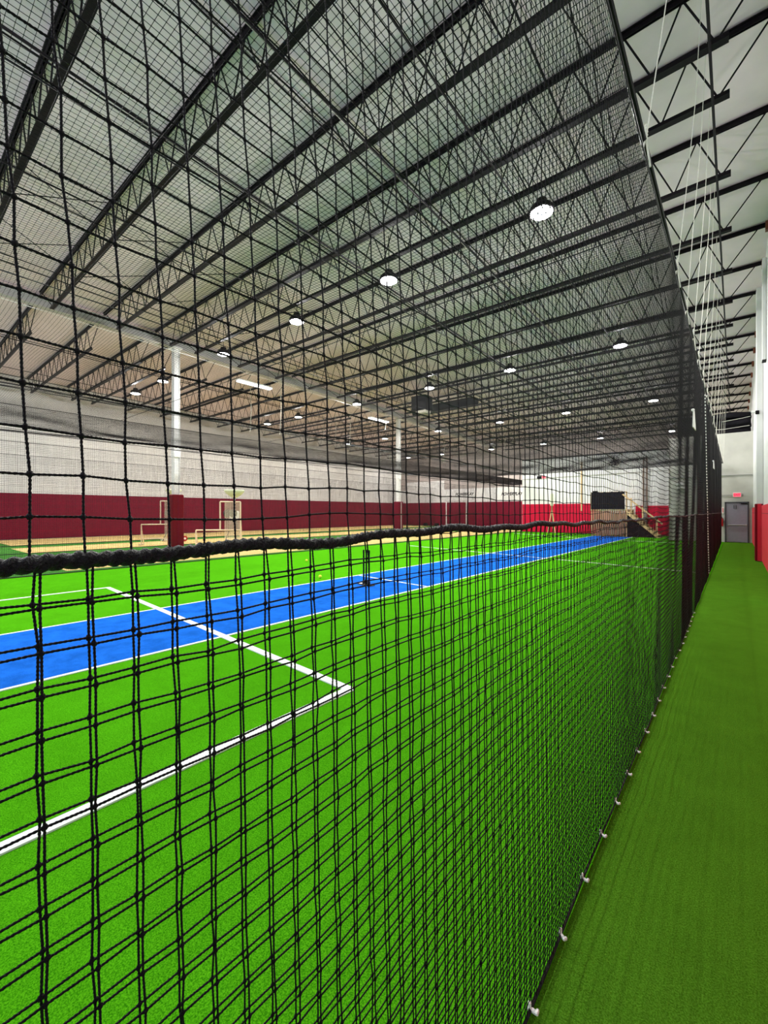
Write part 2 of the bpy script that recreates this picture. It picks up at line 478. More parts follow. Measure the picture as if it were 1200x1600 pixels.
for k, y in enumerate(YS):
    for proto, which in ((jm, 0), (jl, 1)):
        o = proto if k == 0 else copy_tree(proto)
        o.location = (0, y, zt(y))
        bay = 'across the main bay' if which == 0 else 'in the left bay beyond the girder'
        o['label'] = 'black open-web steel joist %s, %s from the camera end' % (bay, ORD[k])
        o['group'] = 'roof joists of the main bay' if which == 0 else 'roof joists of the left bay'

# bridging rods that tie the joists together, running down the hall
def rod(name, lab, cat, pts, r, m, sides=6, group=None):
    return tag(MB().tube(pts, r, sides).build(name, m, None), lab, cat, group)
bx = [(-.30, 0, .022), (-2.65, 1, .018), (-3.7, 0, .02), (-5.3, 0, .024), (-6.46, 1, .02), (-8.1, 0, .026), (-9.3, 1, .018), (-11.2, 0, .02), (-13.4, 1, .018), (-15.6, 0, .02), (-17.2, 1, .018), (-22.3, 0, .02), (-25.0, 1, .018), (-28.2, 0, .02), (-30.4, 1, .018)]
for k, (x, up, r) in enumerate(bx):
    dz = -1.0 if not up else -.06
    side = 'the right wall' if x > -14 else 'the girder'
    rod('bridging_bar', 'thin black bracing bar along the %s chords, %s counted from the right wall' % ('bottom' if not up else 'top', ORD[k]), 'bracing bar',
        [(x, Y0 + .2, zt(Y0) + dz), (x, Y1 - .1, zt(Y1) + dz)], r, M['steel'], 5, 'bracing bars under the roof')
# crossed bracing between neighbouring joists
n = 0
for xi, x in enumerate((-1.9, -12.3, -15.0)):
    b = MB()
    for ya, yb in zip(YS[2:-1], YS[3:]):
        b.tube([(x, ya, zt(ya) - .03), (x, yb, zt(yb) - .96)], .012, 4)
        b.tube([(x + .05, ya, zt(ya) - .96), (x + .05, yb, zt(yb) - .03)], .012, 4)
    tag(b.build('cross_bracing', M['steel']), ['row of crossed black braces over the cage near the right wall', 'row of crossed black braces above the divider net', 'row of crossed black braces nearest the girder'][xi], 'bracing')
# pale conduits
rod('conduit', 'pale grey conduit running along the roof above the cage', 'conduit', [(-6.0, Y0 + .2, zt(Y0) - .10), (-6.0, 41.8, zt(41.8) - .10)], .03, M['galv'], 8)
rod('conduit', 'thin pale wire line running beside the girder', 'conduit', [(-18.2, Y0 + .2, zt(Y0) - 1.05), (-18.2, 41.8, zt(41.8) - 1.05)], .012, M['white'], 6)

# ------------------------------------------------------------------ lamps
def high_bay():
    t = thing('high_bay_lamp', 'x', 'ceiling lamp')
    MB().lathe([(.03, .30), (.11, .29), (.13, .17), (.21, .15), (.25, .10), (.265, .03), (.262, .0), (.24, .0)][::-1], (0, 0, 0), 28).build('housing', M['steel'], t)
    ln = MB().lathe([(.02, -.012), (.236, -.008), (.238, .004)], (0, 0, 0), 28).build('lens', M['lamp'], t)
    MB().lathe([(.018, -.035), (.026, -.03), (.026, -.004)], (0, 0, 0), 12).build('hub', M['steel'], ln)
    MB().tube([(0, 0, .30), (0, 0, 1.28)], .012, 6).build('mounting_stem', M['steel'], t)
    return t
lp = high_bay()
ld = bpy.data.lights.new('lamp_light', 'AREA')
ld.shape = 'DISK'; ld.size = .46; ld.energy = LAMP_W; ld.color = (1.0, .985, .95)
lo = bpy.data.objects.new('lamp_light', ld); COL.objects.link(lo); lo.parent = lp; lo.location = (0, 0, -.022)
ul = bpy.data.lights.new('uplight_fill', 'POINT'); ul.shadow_soft_size = .035; ul.energy = UP_W; ul.color = (1.0, .985, .97)  # extra point light added under every lamp to brighten the ceiling
uo = bpy.data.objects.new('uplight_fill', ul); COL.objects.link(uo); uo.parent = lp; uo.location = (0, 0, -.10)
rows = [(-.1, 'behind the frame edge', [-7.7, -12.1, -17, -22.4, -26.2]),
        (9.4, 'in the row nearest the camera', [-3.29, -7.6, -11.68, -16.46, -22.2, -25.65]),
        (18.4, 'in the second row', [-3.43, -7.86, -12.18, -17.31, -22.7, -26.2]),
        (27.8, 'in the third row', [-3.55, -8.2, -12.6, -17.6, -22.9, -27.2]),
        (37.9, 'in the farthest row', [-3.66, -8.5, -13.1, -18.05, -23.6, -27.9])]
RN = ['rightmost', 'second from the right', 'third from the right', 'fourth from the right', 'fifth from the right', 'leftmost']
first = True
for y, rlab, xs in rows:
    for k, x in enumerate(xs):
        o = lp if first else copy_tree(lp)
        first = False
        o.location = (x, y, zb(y) - .38 + .12)
        o['label'] = 'round glowing high-bay lamp, %s %s' % (RN[k + (6 - len(xs)) if len(xs) < 6 else k], rlab)
        o['group'] = 'round high-bay lamps'
for x, y, lab in ((-18.8, 12.45, 'long glowing tube fixture left of the nearer lamps by the girder'), (-19.0, 22.4, 'long glowing tube fixture beside the top of the farther column')):
    t = thing('tube_fixture', lab, 'ceiling lamp', (x, y, 8.05 if y < 15 else 7.95))
    MB().box((0, 0, .06), (.34, 1.95, .07), bev=.02).build('housing', M['white'], t)
    MB().box((0, 0, .0), (.30, 1.90, .05), bev=.02).build('lens', M['tube'], t)
    for s in (-.8, .8):
        MB().tube([(0, s, .09), (0, s, 1.4)], .006, 5).build('hanger', M['steel'], t)
    l = bpy.data.lights.new('tube_light', 'AREA'); l.shape = 'RECTANGLE'; l.size = .28; l.size_y = 1.85; l.energy = TUBE_W; l.color = (1, .97, .92)
    q = bpy.data.objects.new('tube_light', l); COL.objects.link(q); q.parent = t; q.location = (0, 0, -.032)

# ------------------------------------------------------------------ unit heater and duct
t = thing('unit_heater', 'dark hanging unit heater with a beige bottom high in the middle', 'heater', (-14.3, 20.8, 7.55))
cs = MB().box((0, 0, .45), (1.0, .8, .85), bev=.03).build('casing', M['black'], t)
MB().box((.1, 0, -.06), (.7, .6, .22), bev=.05).build('outlet', M['heater'], t, label='beige sheet metal outlet')
for k in range(5):
    MB().box((0, -.42, .15 + k * .15), (.9, .03, .05)).build('louvre', M['steel'], cs)
for s in (-.4, .4):
    MB().tube([(s, 0, .85), (s, 0, 1.75)], .012, 5).build('hanger', M['steel'], t)
t = thing('roof_duct', 'black rectangular air duct above the hanging heater', 'duct', (-13.9, 22.6, 8.1))
MB().box((0, 0, .0), (4.4, .6, .45), bev=.02).build('trunk', M['black'], t)
MB().box((-1.2, -.3, -.25), (.5, .5, .3), bev=.02).build('outlet', M['galv'], t)

# ------------------------------------------------------------------ far details
# grey door at the end of the corridor
t = thing('door_1', None, None, (.03, 29.42, 0)); tag(t, kind='structure')
fr = MB()
fr.box((-.47, 0, 1.08), (.06, .10, 2.16)); fr.box((.47, 0, 1.08), (.06, .10, 2.16)); fr.box((0, 0, 2.13), (1.0, .10, .06))
fr.build('door_frame', M['frame'], t)
leaf = MB().box((0, .01, 1.06), (.88, .05, 2.08), bev=.005).build('door_leaf', M['door'], t)
hb = MB().box((.02, -.07, .93), (.78, .05, .06), bev=.015); hb.box((-.34, -.045, .93), (.06, .07, .09)); hb.box((.38, -.045, .93), (.07, .07, .10))
hb.build('push_bar', M['chrome'], leaf)
cl = MB().box((.30, -.07, 2.06), (.26, .06, .06), bev=.01); cl.tube([(.2, -.08, 2.09), (.0, -.2, 2.12), (-.02, -.06, 2.14)], .01, 5)
cl.build('door_closer', M['steel'], leaf)
MB().tube([(-.12, -.03, 1.98), (-.12, -.045, 1.80), (-.07, -.045, 1.76), (-.03, -.045, 1.80), (-.03, -.03, 1.98)], .018, 6).build('hook', M['frame'], leaf)

def text_mesh(name, body, size, loc, m, parent=None, rot=(math.pi / 2, 0, 0), ext=.004, shear=0, sx=1):
    c = bpy.data.curves.new(name, 'FONT')
    c.body = body; c.size = size; c.extrude = ext; c.align_x = 'CENTER'; c.align_y = 'CENTER'; c.shear = shear; c.offset = size * .035
    o = bpy.data.objects.new(name, c); COL.objects.link(o)
    dg = bpy.context.evaluated_depsgraph_get()
    me = bpy.data.meshes.new_from_object(o.evaluated_get(dg))
    bpy.data.objects.remove(o)
    o = bpy.data.objects.new(name, me); COL.objects.link(o)
    me.materials.clear(); me.materials.append(m)
    o.location = loc; o.rotation_euler = rot; o.scale = (sx, 1, 1)
    if parent: o.parent = parent
    return o

def exit_sign(loc, lab):
    t = thing('exit_sign', lab, 'sign', loc)
    MB().box((0, 0, 0), (.34, .06, .24), bev=.01).build('case', M['plastic'], t)
    fc = MB().box((0, -.032, 0), (.30, .008, .20)).build('face', M['exit'], t)
    text_mesh('letters', 'EXIT', .15, (0, -.037, 0), M['exit_letter'], fc)
    MB().box((.21, -.0, 0), (.09, .05, .10), bev=.01).build('lamp_head', M['galv'], t)
    return t
exit_sign((.04, 29.38, 2.53), 'lit red EXIT sign above the grey door')
e2 = exit_sign((-11.75, 34.14, 4.38), 'red EXIT sign with a black box high on the white partition')
MB().box((-.38, 0, .0), (.34, .10, .22), bev=.01).build('battery_box', M['black'], e2)
rod('conduit', 'thin grey conduit running left from the EXIT sign over the door', 'conduit', [(-.14, 29.42, 2.53), (-1.6, 29.42, 2.54)], .015, M['galv'])
rod('conduit', 'thin dark cable line across the white partition at EXIT sign height', 'conduit', [(-13.5, 34.12, 4.28), (-3.1, 34.12, 4.42)], .018, M['galv'])
t = thing('fire_extinguisher', 'red fire extinguisher on the wall left of the grey door', 'fire extinguisher', (-.60, 29.36, .85))
MB().lathe([(.05, 0), (.065, .02), (.065, .38), (.03, .44), (.02, .47)], (0, 0, 0), 14).build('cylinder', M['extinguisher'], t, True)
MB().box((0, -.02, .50), (.04, .12, .04)).build('handle', M['steel'], t)
MB().tube([(0, -.05, .48), (.08, -.05, .40), (.08, -.04, .15)], .01, 5).build('hose', M['tire'], t)
t = thing('extinguisher_sign', 'small white and red sign above the fire extinguisher', 'sign', (-.57, 29.43, 1.72))
MB().box((0, 0, 0), (.14, .015, .34)).build('plate', M['plastic'], t)
MB().box((0.02, -.01, 0), (.03, .01, .26)).build('stripe', M['extinguisher'], t)
t = thing('wall_camera', 'small white box high on the white wall left of the dark net', 'wall device', (-2.45, 29.40, 3.2))
MB().box((0, 0, 0), (.34, .1, .14), bev=.02).build('body', M['plastic'], t)
MB().box((0.05, -.02, -.2), (.4, .08, .12), bev=.02).build('bracket', M['plastic'], t)
t = thing('wall_fan', 'round dark cage fan high on the white partition', 'fan', (-6.7, 33.85, 5.25))
rg = MB()
for rr in (.36, .27, .18, .09):
    rg.tube([(rr * math.cos(a), 0, rr * math.sin(a)) for a in np.linspace(0, 2 * math.pi, 25)], .012, 5)
for a in np.linspace(0, math.pi, 7)[:-1]:
    rg.tube([(-.36 * math.cos(a), 0, -.36 * math.sin(a)), (.36 * math.cos(a), 0, .36 * math.sin(a))], .008, 4)
rg.build('guard', M['steel'], t)
bl = MB()
for k in range(4):
    a = k * math.pi / 2
    bl.tube([(.05 * math.cos(a), .05, .05 * math.sin(a)), (.3 * math.cos(a + .3), .08, .3 * math.sin(a + .3))], [.03, .07], 4)
bl.build('blade', M['steel'], t)
MB().box((0, .18, 0), (.16, .25, .16), bev=.02).build('motor', M['steel'], t)
# poles on the partition
rod('wall_pole', 'thin yellowish pole on the white partition above the red padding', 'pole', [(-8.95, 34.12, 1.7), (-8.95, 34.12, 5.4)], .06, M['wood'])
t = thing('partition_post', 'brown steel post standing against the partition behind the stairs', 'post', (-4.82, 34.02, 0))
MB().box((-.10, 0, 2.7), (.07, .14, 5.4)).build('flange', M['postbrown'], t); MB().box((.10, 0, 2.7), (.07, .14, 5.4)).build('flange', M['postbrown'], t); MB().box((0, 0, 2.7), (.16, .04, 5.4)).build('web', M['galv'], t)
rod('corner_pipe', 'dark vertical pipe at the corner of the white corridor block', 'pipe', [(-2.97, 29.40, 1.9), (-2.97, 29.40, 5.8)], .03, M['galv'])
# wall lettering
tag(text_mesh('wall_lettering', 'POWERPLAY', .42, (-17.75, 41.955, 3.47), M['black'], shear=.35, sx=.92), 'black slanted POWERPLAY lettering on the far wall, right-hand of the two', 'lettering')
tag(text_mesh('wall_lettering', 'POWERPLAY', .42, (-23.2, 41.955, 3.58), M['black'], shear=.35, sx=.92), 'black slanted POWERPLAY lettering on the far wall above the white goal frame', 'lettering')
# goal frame of white pipe
t = thing('goal_frame', 'tall white pipe frame standing before the far maroon wall', 'goal', (-23.65, 41.0, 0))
for s in (-1.25, 1.25):
    MB().tube([(s, 0, 0.01), (s, 0, 2.8)], .05, 8).build('post', M['white'], t)
    MB().box((s, .2, .03), (.08, .8, .05)).build('foot', M['white'], t)
MB().tube([(-1.25, 0, 2.8), (1.25, 0, 2.8)], .03, 8).build('crossbar', M['galv'], t)
for x, y, lab in ((-26.3, 41.2, 'small black box on the floor left of the white goal frame'), (-27.9, 41.3, 'small black box on the floor farther left before the maroon wall'), (-18.6, 40.6, 'low white bundle on the floor right of the goal frame')):
    wht = x > -20
    t = thing('floor_box' if not wht else 'floor_bundle', lab, 'box' if not wht else 'bundle', (x, y, .011))
    MB().box((0, 0, .16), (.62 if wht else .5, .3, .32), bev=.05).build('body', M['plastic' if wht else 'black'], t)
    MB().box((0, 0, .335), (.2, .05, .03), bev=.01).build('handle', M['plastic' if wht else 'black'], t)

# dark mass added for the unlit roof space above the corridor block
t = thing('unlit_space_block', 'dark mass standing in for the unlit roof space above the corridor wall', 'netting', (-1.0, 30.1, 5.88))
k = MB()
for i in range(7):
    z = .16 + .135 * i
    k.tube([(xx, .3 * math.sin(i * 1.7) + .05 * math.sin(xx * 5 + i), z + .04 * math.sin(xx * 3 + i)) for xx in np.linspace(-1.6, 1.6, 20)], .17, 7)
k.build('bundle', M['black'], t, True)  # black tubes drawn in place of the shade among the far joists
MB().tube([(.0, -.4, .62), (1.3, -.45, .75), (1.58, -.45, .8)], .012, 5).build('pipework', M['cord'], t, label='distant white strap')
MB().tube([(-.6, -.42, .30), (.5, -.45, .24), (1.55, -.45, .32)], .012, 5).build('pipework', M['cord'], t, label='distant white strap')

# wooden deck with stairs
t = thing('viewing_deck', 'raised viewing deck with brown slatted front at the end of the blue pitch', 'deck', (-6.55, 32.6, 0))
for k in range(17):
    MB().box((-1.0 + k * .125, -1.25, .86), (.095, .03, 1.70)).build('slat', M['plank'], t)
for sx in (-1.02, 1.04):
    MB().box((sx, -1.20, .86), (.09, .09, 1.72)).build('corner_post', M['wood'], t)
    MB().box((sx, 1.2, .86), (.09, .09, 1.72)).build('corner_post', M['wood'], t)
MB().box((0, 0, 1.76), (2.2, 2.6, .07)).build('platform', M['wood'], t)
sd = MB()
for k in range(16):
    sd.box((1.03, -1.1 + k * .15, .86), (.03, .12, 1.7))
sd.build('side_boarding', M['plank'], t)
for sx in (-1.05, 1.05):
    MB().box((sx, -1.22, 2.35), (.07, .07, 1.2)).build('rail_post', M['wood'], t)
MB().box((0, -1.22, 2.93), (2.15, .08, .05)).build('top_rail', M['wood'], t)
t = thing('rail_banner', 'black cloth banner hung over the front rail of the viewing deck', 'banner', (-6.58, 31.28, 1.80))
g = MB(); nx = 24
V = []
for zz in (0, 1.14):
    for yy in (0, -.02):
        V += [(-1.02 + 2.03 * i / nx, yy - .015 * math.sin(i * .9) * (1 - zz / 1.3), zz + (0.03 if zz and i % 5 == 0 else 0)) for i in range(nx + 1)]
m_ = nx + 1
F = []
for i in range(nx):
    F += [(i, i + 1, 2 * m_ + i + 1, 2 * m_ + i), (m_ + i + 1, m_ + i, 3 * m_ + i, 3 * m_ + i + 1), (2 * m_ + i, 2 * m_ + i + 1, 3 * m_ + i + 1, 3 * m_ + i), (i + 1, i, m_ + i, m_ + i + 1)]
g.add(V, F); g.build('cloth', M['black'], t)
MB().box((-.75, -.02, 1.19), (.32, .05, .10), bev=.02).build('hem_roll', M['black'], t)
t = thing('wooden_stairs', 'raw wood stairs with a handrail descending right from the viewing deck', 'stairs', (-5.42, 31.75, 0))
ns = 8
for k in range(ns):
    MB().box((.10 + k * .215, 0, 1.62 - k * .205), (.27, .95, .04)).build('tread', M['wood'], t)
for s in (-.49, .49):
    MB().prism([(-.02, 1.72), (1.85, .02), (1.62, .0), (-.02, 1.46)], 'y', s - .02, s + .02).build('stringer', M['wood'], t)
MB().prism([(-.02, 1.44), (1.60, .01), (-.02, .01)], 'y', -.44, -.42).build('side_panel', M['black'], t, label='dark triangular panel closing the side under the stairs')
for k, (px, pz) in enumerate(((.22, 1.45), (.86, .85), (1.62, .12))):
    MB().box((px, -.52, pz + .50), (.075, .05, 1.15)).build('rail_post', M['wood'], t)
MB().prism([(-.30, 2.75), (-.22, 2.80), (1.95, .90), (1.90, .83)], 'y', -.58, -.54).build('handrail', M['wood'], t)

# slim wooden bat stand near the red padding
t = thing('tripod_stand', 'slim wooden stand with pale top in front of the bright red padding', 'stand', (-10.9, 33.4, 0))
for p in ((.28, -.1), (-.28, -.1), (0, .3)):
    MB().tube([(p[0], p[1], .01), (0.02 * np.sign(p[0]), 0, 1.75)], .035, 6).build('leg', M['wood'], t)
MB().tube([(0, 0, 1.4), (0, 0, 2.1)], .05, 7).build('pole', M['wood'], t)
MB().box((0, 0, 2.55), (.22, .16, .95), bev=.05).build('head', M['hopper'], t, label='pale green head')

# ------------------------------------------------------------------ screens, ball machines, balls
def lscreen(p, q, h1, h2, frac, lab, depth=.75):
    p = np.array(p, float); q = np.array(q, float)
    L = float(np.hypot(*(q - p))); rz = math.atan2(*(q - p)[::-1])
    t = thing('batting_screen', lab, 'safety screen', (p[0], p[1], .011), rz)
    xm = L * frac
    R = .028
    def bar(n, pts, label=None): MB().tube(pts, R, 8).build(n, M['cream'], t)
    bar('post', [(0, 0, 0.02), (0, 0, h1)]); bar('post', [(L, 0, 0.02), (L, 0, h2)]); bar('post', [(xm, 0, h1), (xm, 0, h2)])
    bar('rail', [(0, 0, h1), (L, 0, h1)]); bar('rail', [(xm, 0, h2), (L, 0, h2)]); bar('rail', [(0, 0, .30), (L, 0, .30)])
    for x in (0, L):
        bar('foot', [(x, -depth / 2, .03), (x, depth / 2, .03)])
    bar('brace', [(0, 0, h1 * .8), (0, depth / 2, .04)]); bar('brace', [(L, 0, h2 * .7), (L, depth / 2, .04)])
    nn = Net()
    x0 = xm + .18
    gx = np.linspace(x0, L, 22); gz = np.linspace(.05, h2, 44)
    nn.lines([[(x, .01, z) for z in (gz[0], gz[-1])] for x in gx], .005, (0, 1, 0), 4)
    nn.lines([[(x, .01, z) for x in (gx[0], gx[-1])] for z in gz], .005, (0, 1, 0), 4)
    nn.build('netting', M['creamnet'], t, False)
    return t
M['cream'] = mat('cream_pipe', (0.80, 0.66, 0.48), 0.5)
M['creamnet'] = mat('cream_net', (0.72, 0.64, 0.50), 0.8)
lscreen((-16.9, 8.45), (-15.75, 9.75), .87, 2.03, .54, 'cream pipe L-shaped batting screen on the nearest tan lane')
lscreen((-22.35, 8.45), (-21.35, 9.75), 1.0, 2.15, .52, 'cream pipe batting screen half hidden behind the nearer column')

def machine(x, y, ztop, lab):
    t = thing('ball_machine', lab, 'ball machine', (x, y, .011))
    for a in (0.4, 2.5, 4.6):
        MB().tube([(.55 * math.cos(a), .55 * math.sin(a), .03), (0.05 * math.cos(a), 0.05 * math.sin(a), 1.25)], .022, 6).build('leg', M['tire'], t)
    MB().tube([(0, 0, 1.1), (0, 0, ztop - .3)], .035, 8).build('mast', M['white'], t)
    MB().box((0, 0, 1.45), (.34, .30, .40), bev=.04).build('motor_box', M['white'], t)
    for s in (-.26, .26):
        MB().tube([(-.03 + s * .9, -.2, 1.55), (.03 + s * .9, -.2, 1.55)], .17, 16).build('throwing_wheel', M['tire'], t)
    hp = MB().lathe([(.10, -.30), (.16, -.26), (.30, -.16), (.40, -.06), (.41, .0), (.40, .03), (.37, .03), (.28, -.10), (.02, -.14)], (0, 0, ztop), 24)
    hp.build('hopper', M['hopper'], t, True, label='pale green and white dish hopper')
    w_ = MB().tube([(-.4, .42, .16), (-.33, .42, .16)], .15, 18); w_.build('transport_wheel', M['wheel'], t, label='red transport wheel')
    w_ = MB().tube([(.42, .38, .16), (.50, .38, .16)], .15, 18); w_ = w_.build('transport_wheel', M['wheel'], t, label='red transport wheel')
    MB().tube([(.47, .38, .16), (.53, .38, .16)], .06, 12).build('wheel_hub', M['white'], w_)
    MB().box((-.45, -.25, .10), (.30, .22, .16), bev=.05).build('ball_bag', M['plastic'], t)
    MB().tube([(-.9, -.3, .05), (.3, .1, .05)], .025, 6).build('tow_bar', M['white'], t)
    return t
machine(-16.45, 9.9, 2.52, 'tall ball machine with a pale dish hopper behind the nearest screen')
machine(-23.7, 10.6, 2.82, 'second ball machine whose hopper shows behind the nearer column')

def ball(x, y, lab, r=.036):
    tag(MB().sphere((0, 0, 0), r, 14, 9).build('practice_ball', M['ball'], None, True), lab, 'ball', 'yellow practice balls').location = (x, y, r + .008)
for x, y, lab, r in ((-10.74, 9.04, 'yellow ball on the bright green turf just below the thick rope', .042), (-7.8, 6.99, 'yellow ball lying beside the far edge of the blue pitch', .042),
               (-18.6, 11.5, 'yellow ball beside the red wheel, leftmost of the three', .05), (-18.75, 12.0, 'yellow ball beside the red wheel, middle of the three', .05),
               (-18.95, 12.5, 'yellow ball beside the red wheel, rightmost of the three', .05), (-18.6, 10.0, 'yellow ball on the green strip left of the ball machine', .05)):
    ball(x, y, lab, r)

# black spring stumps on the pitch
t = thing('cricket_stumps', 'black free-standing cricket stumps on a flat base on the blue pitch', 'cricket stumps', (-6.28, 6.98, .010), -.12)
bp_ = MB().box((0, 0, .010), (.42, .16, .018), bev=.006).build('base_plate', M['tire'], t)
MB().box((-.18, 0, .021), (.14, .10, .004)).build('base_sticker', M['plastic'], bp_, label='pale sticker')
for s in (-.09, 0, .09):
    MB().lathe([(.030, .018), (.030, .085), (.020, .10)], (s, 0, 0), 12).build('spring_socket', M['tire'], t)
    MB().lathe([(.0185, .09), (.0185, .70), (.021, .715), (.021, .76), (.012, .775)], (s, 0, 0), 14).build('stump', M['black'], t, True)

# ------------------------------------------------------------------ netting
PITCH = .0425
def wob(y, z, ph=0.0, amp=1.0):
    """smooth sag of the hanging net: returns dx, dy, dz"""
    far = np.clip((y - 1.5) / 6, 0, 1)
    dx = amp * (.0028 + .0022 * far) * (np.sin(2.1 * y + ph + .8 * z) + .6 * np.sin(5.3 * y - 1.7 * z + ph))
    dz = amp * (.0022 + .005 * far) * (np.sin(7.0 * y + 2 * z + ph) + .8 * np.sin(13.7 * y + 4 * z + 1.3 * ph))
    lean = np.where(z > 1.57, -.028 * np.clip(z - 1.57, 0, .27) - .068 * np.clip(z - 1.84, 0, 1.2), .02 * (1.57 - z))
    return dx, lean + amp * .0012 * np.sin(9 * z + 3 * y + ph), dz
def net_x(y):
    return -.512 - .09 * (np.clip(y - 3, 0, 30) / 26.3) ** 1.6
def rope_z(y):
    return 1.572 + .0035 * np.sin(9.0 * y + .4) + .003 * np.sin(23 * y) + .006 * np.sin(1.6 * y) - .018 * np.exp(-np.abs(y) / .12) + .0 * y

def grid(y, z, off=(0, 0, 0), ph=0.0, jit=0.0, nx=net_x):
    Y, Z = np.meshgrid(y, z, indexing='ij')
    dx, dy, dz = wob(Y, Z, ph)
    G = np.stack([nx(Y) + dx + off[0], Y + dy + off[1], Z + dz + off[2]], -1)
    if jit:
        G += rng.normal(0, jit, G.shape) * np.array([.6, 1, 1])
    return G

def hang(name, parent, y0, y1, z0, z1, off, ph, rr, near_to=4.25, fine_to=.65, nx=net_x, matn='net', top_rope=False):
    """a hanging square-mesh panel made of real strands; detail falls with distance down the hall"""
    N = Net()
    nzr = int(round((z1 - z0) / PITCH))
    z = z0 + (z1 - z0) * np.arange(nzr + 1) / nzr
    if y0 < near_to:
        ny = int(round((near_to - y0) / PITCH)); y = y0 + PITCH * np.arange(ny + 1)
        G = grid(y, z, off, ph, .0010, nx)
        if top_rope:
            G[:, -1, 2] = rope_z(G[:, -1, 1]) ; G[:, -1, 0] = nx(y) + .0
        S = 32
        nf = int((fine_to - y0) / PITCH)
        if nf > 0:
            def sub(A, axis):   # subdivide a set of lines for the twisted twine
                A = np.moveaxis(A, axis, 1)
                tt = np.arange(0, (A.shape[1] - 1) * S + 1) / S
                i = np.minimum(tt.astype(int), A.shape[1] - 2); f = (tt - i)[None, :, None]
                return A[:, i] * (1 - f) + A[:, i + 1] * f
            lo, hi = (max(0, int((.45 - z0) / PITCH)), min(nzr, int((2.75 - z0) / PITCH)))
            if hi > lo:
                N.lines(sub(G[:nf + 1, lo:hi + 1].transpose(1, 0, 2), 1), rr * 1.12, (1, 0, 0), 5, 1.0, .68)
                N.lines(sub(G[:nf + 1, lo:hi + 1], 1), rr * 1.12, (1, 0, 0), 5, 1.0, .68)
                if lo > 0:
                    N.lines(G[:nf + 1, :lo + 1], rr, (1, 0, 0)); N.lines(G[:nf + 1, :lo].transpose(1, 0, 2), rr, (1, 0, 0))
                if hi < nzr:
                    N.lines(G[:nf + 1, hi:], rr, (1, 0, 0)); N.lines(G[:nf + 1, hi + 1:].transpose(1, 0, 2), rr, (1, 0, 0))
            else:
                N.lines(G[:nf + 1], rr, (1, 0, 0)); N.lines(G[:nf + 1].transpose(1, 0, 2), rr, (1, 0, 0))
            N.lines(G[nf:].transpose(1, 0, 2), rr, (1, 0, 0)); N.lines(G[nf + 1:], rr, (1, 0, 0))
        else:
            N.lines(G.transpose(1, 0, 2), rr, (1, 0, 0)); N.lines(G, rr, (1, 0, 0))
        K = G[:, 1:-1] if top_rope else G
        N.knots(K, rr * 2.4, (.8, 1, 1.05))
        yl = y[-1]; last = G[-1:, :]
    else:
        yl = y0
    ny = int((y1 - yl) / PITCH)
    yv = yl + PITCH * np.arange(1, ny + 1)
    zc = np.linspace(z0, z1, max(8, int((z1 - z0) / .12)))
    rr *= 1.12
    N.lines(grid(yv, zc, off, ph, 0, nx), rr, (1, 0, 0), 4)
    yh = np.linspace(yl, y1, int((y1 - yl) / .11))
    N.lines(grid(yh, z, off, ph, 0, nx).transpose(1, 0, 2), rr, (1, 0, 0), 4)
    # knots in the middle distance
    yk = yl + PITCH * np.arange(1, 95)
    if y0 < near_to:
        N.knots(grid(yk, z, off, ph, 0, nx), rr * 2.1)
    return N.build(name, M[matn], parent)

RR = .00138
net = thing('hanging_net', 'black knotted square-mesh cricket net hanging close along the right of the cage', 'net', (0, 0, 0))
hang('upper_mesh', net, -.329, 29.3, 1.572, 4.235, (0, 0, 0), 0.0, RR)
hang('lower_mesh', net, -.325, 29.3, .02, 1.572, (.002, .0018, -.003), 0.4, RR, top_rope=True)
hang('folded_mesh', net, -.325, 29.3, .02, 1.572, (-.002, -.0018, .0035), .55, RR, top_rope=True)

# thick wrapped rope the lower mesh is laced to
def rope(parent):
    s = MB()
    for (a, b, st) in ((-.35, 1.6, .0016), (1.6, 6.0, .008), (6.0, 29.3, .06)):
        n = int((b - a) / st) + 1
        y = np.linspace(a, b, n)
        pts = np.stack([net_x(y) + .0015 * np.sin(31 * y), y, rope_z(y)], -1)
        sides = 16 if a < 1 else 10
        th = np.arange(sides) * 2 * math.pi / sides
        coil = 2 * math.pi * y / .0125
        bulge = .0008 * np.exp(-(((y + .01) % PITCH - PITCH / 2) / .008) ** 2)
        fib = rng.normal(0, .00018, (n, sides)) if a < 1 else 0
        R = (.0079 + bulge)[:, None] + (.0011 * np.cos(3 * th[None] - coil[:, None]) if a < 5 else 0) + .0005 * np.cos(2 * th[None] + 2 * math.pi * y[:, None] / .031) + fib
        u = np.array((1.0, 0, 0)); v = np.array((0, 0, 1.0))
        V = pts[:, None] + R[..., None] * (np.cos(th)[None, :, None] * u + np.sin(th)[None, :, None] * v)
        F = [(i * sides + k, i * sides + (k + 1) % sides, (i + 1) * sides + (k + 1) % sides, (i + 1) * sides + k) for i in range(n - 1) for k in range(sides)]
        s.add(V.reshape(-1, 3), F)
    return s.build('middle_rope', M['rope'], parent, True, label='thick black wrapped rope at eye level')
rope(net)
yy = np.linspace(-.35, 29.3, 300)
dx, dy, dz = wob(yy, 4.235 + 0 * yy)
MB().tube(np.stack([net_x(yy) + dx, yy + dy, 4.237 + dz], -1), .006, 6).build('top_rope', M['rope'], net)
MB().tube(np.stack([net_x(yy) + wob(yy, .02 + 0 * yy)[0], yy, .016 + 0 * yy], -1), .005, 6).build('bottom_cord', M['rope'], net)
